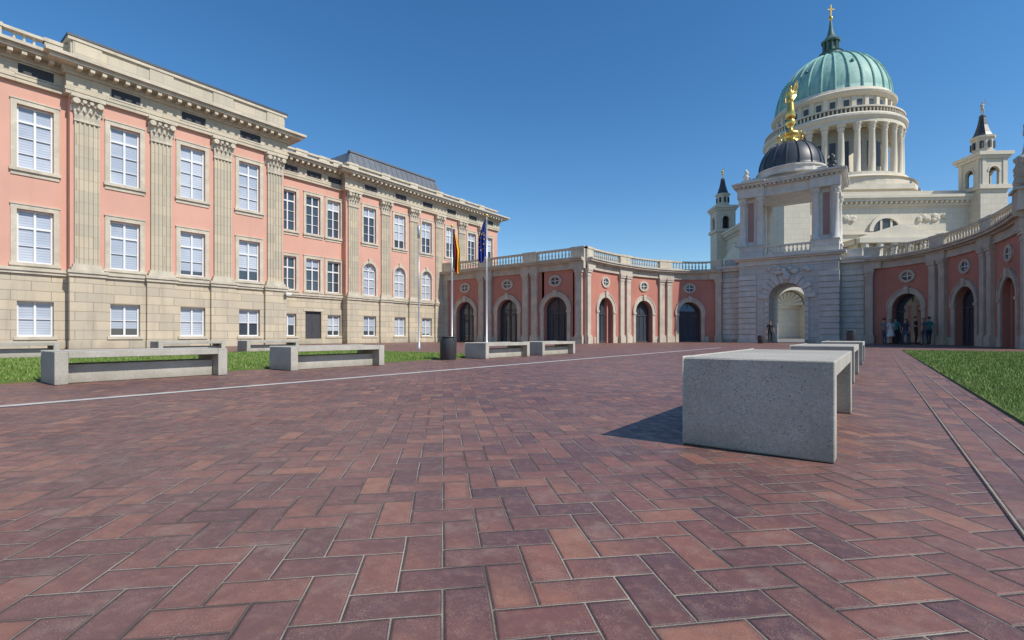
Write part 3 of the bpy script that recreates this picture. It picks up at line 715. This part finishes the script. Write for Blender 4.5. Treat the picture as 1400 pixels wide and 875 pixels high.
def tower(x,y):
    w=2.3; b=g('tower_shafts','church'); g.T=lambda u,v,z:TL(u,v,z*1.05); b.box(x-w,x+w,y-w,y+w,0,25.4)
    t=g('tower_cornices','churchtrim'); t.box(x-w-.4,x+w+.4,y-w-.4,y+w+.4,25.4,26.1)
    old=g.T
    for k in range(4):
        c_,s_=[(1,0),(0,1),(-1,0),(0,-1)][k]
        g.T=lambda s,d,z,c_=c_,s_=s_:old(x+c_*s-s_*(-(w)-d),y+s_*s+c_*(-(w)-d),z)
        b.archwall(-w,w,0,.85,26.1,28.4,30.6,0,.5); t.archband(0,.86,1.1,28.4,0,.1,10)
        for sx in(-1,1): t.box(sx*1.75-.3,sx*1.75+.3,0,.12,26.1,30.6)
    g.T=old
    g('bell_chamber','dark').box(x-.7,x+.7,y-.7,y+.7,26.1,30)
    t.box(x-w-.3,x+w+.3,y-w-.3,y+w+.3,30.6,31.1); t.box(x-w-.6,x+w+.6,y-w-.6,y+w+.6,31.1,31.7)
    b.lathe(x,y,[(2.0,31.7),(1.9,32.2),(1.5,32.3),(1.5,34.6)],8,math.pi/8); t.lathe(x,y,[(1.8,34.6),(1.9,34.9),(1.6,35)],8,math.pi/8)
    for k in range(8):
        a=math.pi*k/4; g('tower_slots','dark').box(x+1.42*math.cos(a)-.2,x+1.42*math.cos(a)+.2,y+1.42*math.sin(a)-.2,y+1.42*math.sin(a)+.2,32.8,34)
    g('tower_spires','darkroof').lathe(x,y,[(1.5,35),(1.2,35.6),(.75,37),(.5,38.4),(.55,38.6),(.3,38.9)],8,math.pi/8)
TW=[(HS,-HS),(-HS,HS),(HS,HS),(-HS,-HS)]
for x,y in TW: tower(x,y)
NX,NY=-11.4,93.
g.T=lambda s,d,z:(NX+cp*s+sp_*d,NY+sp_*s-cp*d,z); nb=g('shell_niche','churchtrim'); nw=g('niche_wall','church')
nw.archwall(-6,6,0,2.5,.0,5.6,10.0,0,2.4); nw.box(-6,6,-5,-2.4,0,9.99)
for q in(-6,6): nw.poly([(q,0,0),(q,-2.4,0),(q,-2.4,10),(q,0,10)])
nb.archband(0,2.55,3.1,5.6,0,.25,18); nb.box(-6.2,6.2,-5.2,.4,10,10.6)
for sx in(-1,1): nb.box(sx*3.6-.4,sx*3.6+.4,0,.25,0,10); nb.box(sx*5.4-.4,sx*5.4+.4,0,.25,0,10)
for k in range(9):
    an=math.pi*(k+.5)/9; nb.tube((0,-2.2,5.6),(-2.35*math.cos(an),-.9,5.6+2.35*math.sin(an)),.08,.38,6)
nb.box(-2.5,2.5,-2.4,-2.0,5.2,5.6)
ce=g.done()
for i,(u,v) in enumerate(TW):
    x,y,_=TL(u,v,0); o=figure('angel_statue',(x,y,40.7),.4,None,None,None,1.45,'greystone' if i%2==0 else 'gold',True); o.parent=ce
# ------------------------------------------------------------ sculpture group on the right corner
g=G('stone_sculpture')
m=g('pedestal','greystone'); m.box(-.6,.6,-.6,.6,0,.9); m.box(-.7,.7,-.7,.7,.9,1.02)
m=g('robes','greystone')
vs=[];fs=[];rows=14;n_=28
for j in range(rows+1):
    u=j/rows; z=1.02+2.9*u; rr=.52-.26*u+.06*math.sin(u*7)
    for k in range(n_):
        a=2*math.pi*k/n_; q=rr*(1+.13*math.sin(a*6+u*3)); vs.append((q*math.cos(a),q*.8*math.sin(a),z))
for j in range(rows):
    for k in range(n_): fs.append((j*n_+k,j*n_+(k+1)%n_,(j+1)*n_+(k+1)%n_,(j+1)*n_+k))
m.raw(vs,fs)
m=g('trophies','greystone')
for i in range(30):
    a=random.uniform(2.4,4.6); m.blob((.45*math.cos(a),.45*math.sin(a),1.1+i*.045),(.2,.2,.16),i,9,6,.25)
e=g.done(loc=(5.6,31.3,6.17))
o=figure('sculpted_figure',(0,0,1.0),.9,None,None,None,2.0,'greystone',False,bend=True); o.parent=e
# ------------------------------------------------------------ benches
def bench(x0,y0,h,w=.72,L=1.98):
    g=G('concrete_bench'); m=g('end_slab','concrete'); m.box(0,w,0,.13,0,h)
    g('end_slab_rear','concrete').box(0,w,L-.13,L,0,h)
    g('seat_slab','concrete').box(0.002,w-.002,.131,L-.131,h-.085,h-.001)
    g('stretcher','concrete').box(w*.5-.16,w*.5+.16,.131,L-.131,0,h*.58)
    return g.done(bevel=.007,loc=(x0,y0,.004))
bench(-.88,2.79,.49); bench(-.95,7.6,.47); bench(-.95,12.4,.47)
for y in(1.4,4.4,9.6,12.25): bench(-8.76,y,.41)
for y in(1.3,5.6,8.3): bench(-18.9,y,.41)
for k,(x,y,s) in enumerate(((-8.55,8.75,.8),(-1.0,29.,1.15),(-6.9,40.,.8))):
    g=G('litter_bin'); h=.58*s/.8
    g('body','bin',True).lathe(0,0,[(.17,0),(.2,.02),(.21,h-.06),(.21,h-.05)],24)
    g('rim','bin',True).lathe(0,0,[(.21,h-.03),(.225,h-.02),(.225,h),(.15,h),(.14,h-.08)],24,cap=False); g('liner','dark').lathe(0,0,[(.14,h-.3),(.14,h-.05)],16)
    g.done(loc=(x,y,.004))
# ------------------------------------------------------------ flags and poles
def pole(x,y,h,kind):
    g=G('flagpole' if kind!='lamp' else 'lamp_post')
    k_=.7 if kind=='lamp' else 1
    g('pole','metal',True).lathe(0,0,[(.11*k_,0),(.11*k_,.25),(.055*k_,.3),(.05*k_,h*.5),(.035*k_,h)],14)
    if kind=='lamp':
        g('luminaire','metal',True).lathe(0,0,[(.04,h),(.07,h+.03),(.07,h+.55),(.03,h+.6)],14)
    else:
        g('truck','gold',True).lathe(0,0,[(.02,h),(.07,h+.04),(.07,h+.1),(.01,h+.16)],12)
        g('halyard','metal').tube((.07,0,.9),(.07,0,h-.05),.006,.006,4)
        Z=h-.1; rows=30; cols=26; L=2.4
        sd_=-1 if kind=='eu' else 1
        def pt(u,v):
            w=.42*(.35+.65*min(1,v*2.2)); x_=.05+w*u*.95
            y_=.10*math.sin(u*15+v*2.)*(.4+.6*v)+.03*math.sin(v*9+u*4)
            return (sd_*x_,y_,Z-v*(L*(.82+.18*math.sin(u*2.6)))-.25*u*(1-v))
        bands=[('flag_black',0,.33),('flag_red',.33,.66),('flag_gold',.66,1)] if kind=='de' else [('flag_blue',0,1)]
        for mname,a,b_ in bands:
            m=g(mname,mname,True); n_=int(cols*(b_-a)); vs=[pt(a+(b_-a)*i/n_,j/rows) for j in range(rows+1) for i in range(n_+1)]
            m.raw(vs,[(j*(n_+1)+i,j*(n_+1)+i+1,(j+1)*(n_+1)+i+1,(j+1)*(n_+1)+i) for j in range(rows) for i in range(n_)])
        if kind=='eu':
            for k in range(12):
                a=2*math.pi*k/12; u=.5+.3*math.cos(a); v=.5+.22*math.sin(a); p=pt(u,v)
                for sg in(-.02,.02):
                    vs=[(p[0]+(.045 if q%2==0 else .02)*math.sin(q*math.pi/5),p[1]+sg,p[2]+(.045 if q%2==0 else .02)*math.cos(q*math.pi/5)) for q in range(10)]
                    g('flag_stars','flag_gold').poly(vs)
    g.done(loc=(x,y,0),rot=.64)
pole(-18.2,18.9,6.4,'de'); pole(-16.7,20.,6.95,'eu'); pole(-16.6,15.1,5.0,'lamp')
# ------------------------------------------------------------ people
P=[('cloth_grey','cloth_jeans'),('cloth_white','cloth_navy'),('cloth_teal','cloth_black'),('cloth_navy','cloth_jeans'),('cloth_black','cloth_black'),('cloth_grey','cloth_jeans'),('cloth_teal','cloth_navy')]
XY=[(.4,41.2),(.72,40.6),(1.0,41.3),(1.5,40.5),(2.0,40.4),(2.3,39.6),(2.6,39.9)]
for k,((x,y),p) in enumerate(zip(XY,P)):
    figure('person',(x,y,.004),[2.2,-2.5,3.0,-.8,1.4,-1.9,-2.6][k],p[0],p[1],'hair_blond' if k in(1,5) else 'hair_dark',[1.0,.96,1.02,.94,1.03,.97,1.][k],lean=[0,.4,0,.8,0,.3,.5][k],dress=(k==1),longhair=k in(1,3,5),bend=k in(0,4))
figure('person',(-6.6,42.1,.004),.3,'cloth_black','cloth_black','hair_dark',.98,lean=.6)
# ------------------------------------------------------------ ground
def sheet(name,x0,x1,y0,y1,z,mat):
    me=bpy.data.meshes.new(name); me.from_pydata([(x0,y0,z),(x1,y0,z),(x1,y1,z),(x0,y1,z)],[],[(0,1,2,3)])
    me.materials.append(MAT[mat]); o=bpy.data.objects.new(name,me); scene.collection.objects.link(o); return o
sheet('ground',-1500,1500,-1500,1500,-.004,'ground')
sheet('herringbone_paving',-31,20,-16,46,0.0,'herring')
sheet('paving_edge_course',.366,.81,-10,26,.004,'course')
sheet('white_stone_strip',-6.125,-5.995,-8,25,.004,'whiteline')
sheet('paving_joint',.36,.368,-10,25,.008,'joint')
sheet('paving_joint',.606,.616,-10,25,.008,'joint')
def lawn(x0,x1,y0,y1,dens,bh,bw):
    g=G('lawn'); g('turf').box(x0,x1,y0,y1,-.02,.022)
    e=g.done()
    N=int((x1-x0)*(y1-y0)*dens)
    x=np.random.uniform(x0,x1,N); y=np.random.uniform(y0,y1,N)
    dist=np.hypot(x,y); keep=np.random.rand(N)<np.clip((7/np.maximum(dist,1))**1.2,.12,1); x=x[keep];y=y[keep];dist=dist[keep]; N=len(x)
    a=np.random.uniform(0,2*np.pi,N); k=np.clip(dist/7,.8,2.2)
    w=bw*k*np.random.uniform(.6,1.3,N); h=bh*np.random.uniform(.5,1.3,N); la=np.random.uniform(0,2*np.pi,N); ll=h*np.random.uniform(.1,.8,N)
    V=np.zeros((N,3,3),np.float32)
    V[:,0,0]=x-np.cos(a)*w/2;V[:,0,1]=y-np.sin(a)*w/2;V[:,1,0]=x+np.cos(a)*w/2;V[:,1,1]=y+np.sin(a)*w/2
    V[:,0,2]=V[:,1,2]=.015; V[:,2,0]=x+np.cos(la)*ll;V[:,2,1]=y+np.sin(la)*ll;V[:,2,2]=.02+h
    me=bpy.data.meshes.new('grass_blades'); me.vertices.add(N*3); me.loops.add(N*3); me.polygons.add(N)
    me.vertices.foreach_set('co',V.ravel()); me.loops.foreach_set('vertex_index',np.arange(N*3,dtype=np.int32)); me.polygons.foreach_set('loop_start',np.arange(0,N*3,3,dtype=np.int32))
    me.update(calc_edges=True); me.validate(); me.materials.append(MAT['blade'])
    o=bpy.data.objects.new('grass_blades',me); scene.collection.objects.link(o); o.parent=e
lawn(.81,9,1.5,24.5,2600,.04,.007)
lawn(-17.8,-8.9,-6,11.5,1100,.04,.012)
# ------------------------------------------------------------ light, world, camera
el=math.radians(45); ts=Vector((math.cos(el)*.99,math.cos(el)*.07,math.sin(el)))
sd=bpy.data.lights.new('sun','SUN'); sd.energy=4.6; sd.angle=math.radians(.5); sd.color=(1,.95,.865)
so=bpy.data.objects.new('sun',sd); scene.collection.objects.link(so); so.rotation_euler=ts.to_track_quat('Z','Y').to_euler(); so.location=(30,5,40)
w=bpy.data.worlds.new('World'); scene.world=w; w.use_nodes=True; nt=w.node_tree
bg=nt.nodes['Background']; sky=nt.nodes.new('ShaderNodeTexSky'); sky.sky_type='NISHITA'; sky.sun_disc=False
sky.sun_elevation=el; sky.sun_rotation=math.atan2(ts.x,ts.y); sky.air_density=1.1; sky.dust_density=.1; sky.ozone_density=4
hs=nt.nodes.new('ShaderNodeHueSaturation'); hs.inputs['Saturation'].default_value=1.25
nt.links.new(sky.outputs[0],hs.inputs['Color']); nt.links.new(hs.outputs[0],bg.inputs[0]); bg.inputs[1].default_value=.14
cd=bpy.data.cameras.new('camera'); cd.sensor_width=36; cd.lens=665/1400*36; cd.shift_y=20.5/1400; cd.clip_end=4000; cd.clip_start=.05
co=bpy.data.objects.new('camera',cd); scene.collection.objects.link(co); co.location=(0,0,.62); co.rotation_euler=(math.pi/2,0,math.radians(36.87)); scene.camera=co
scene.view_settings.view_transform='Standard'; scene.view_settings.look='None'; scene.view_settings.exposure=0
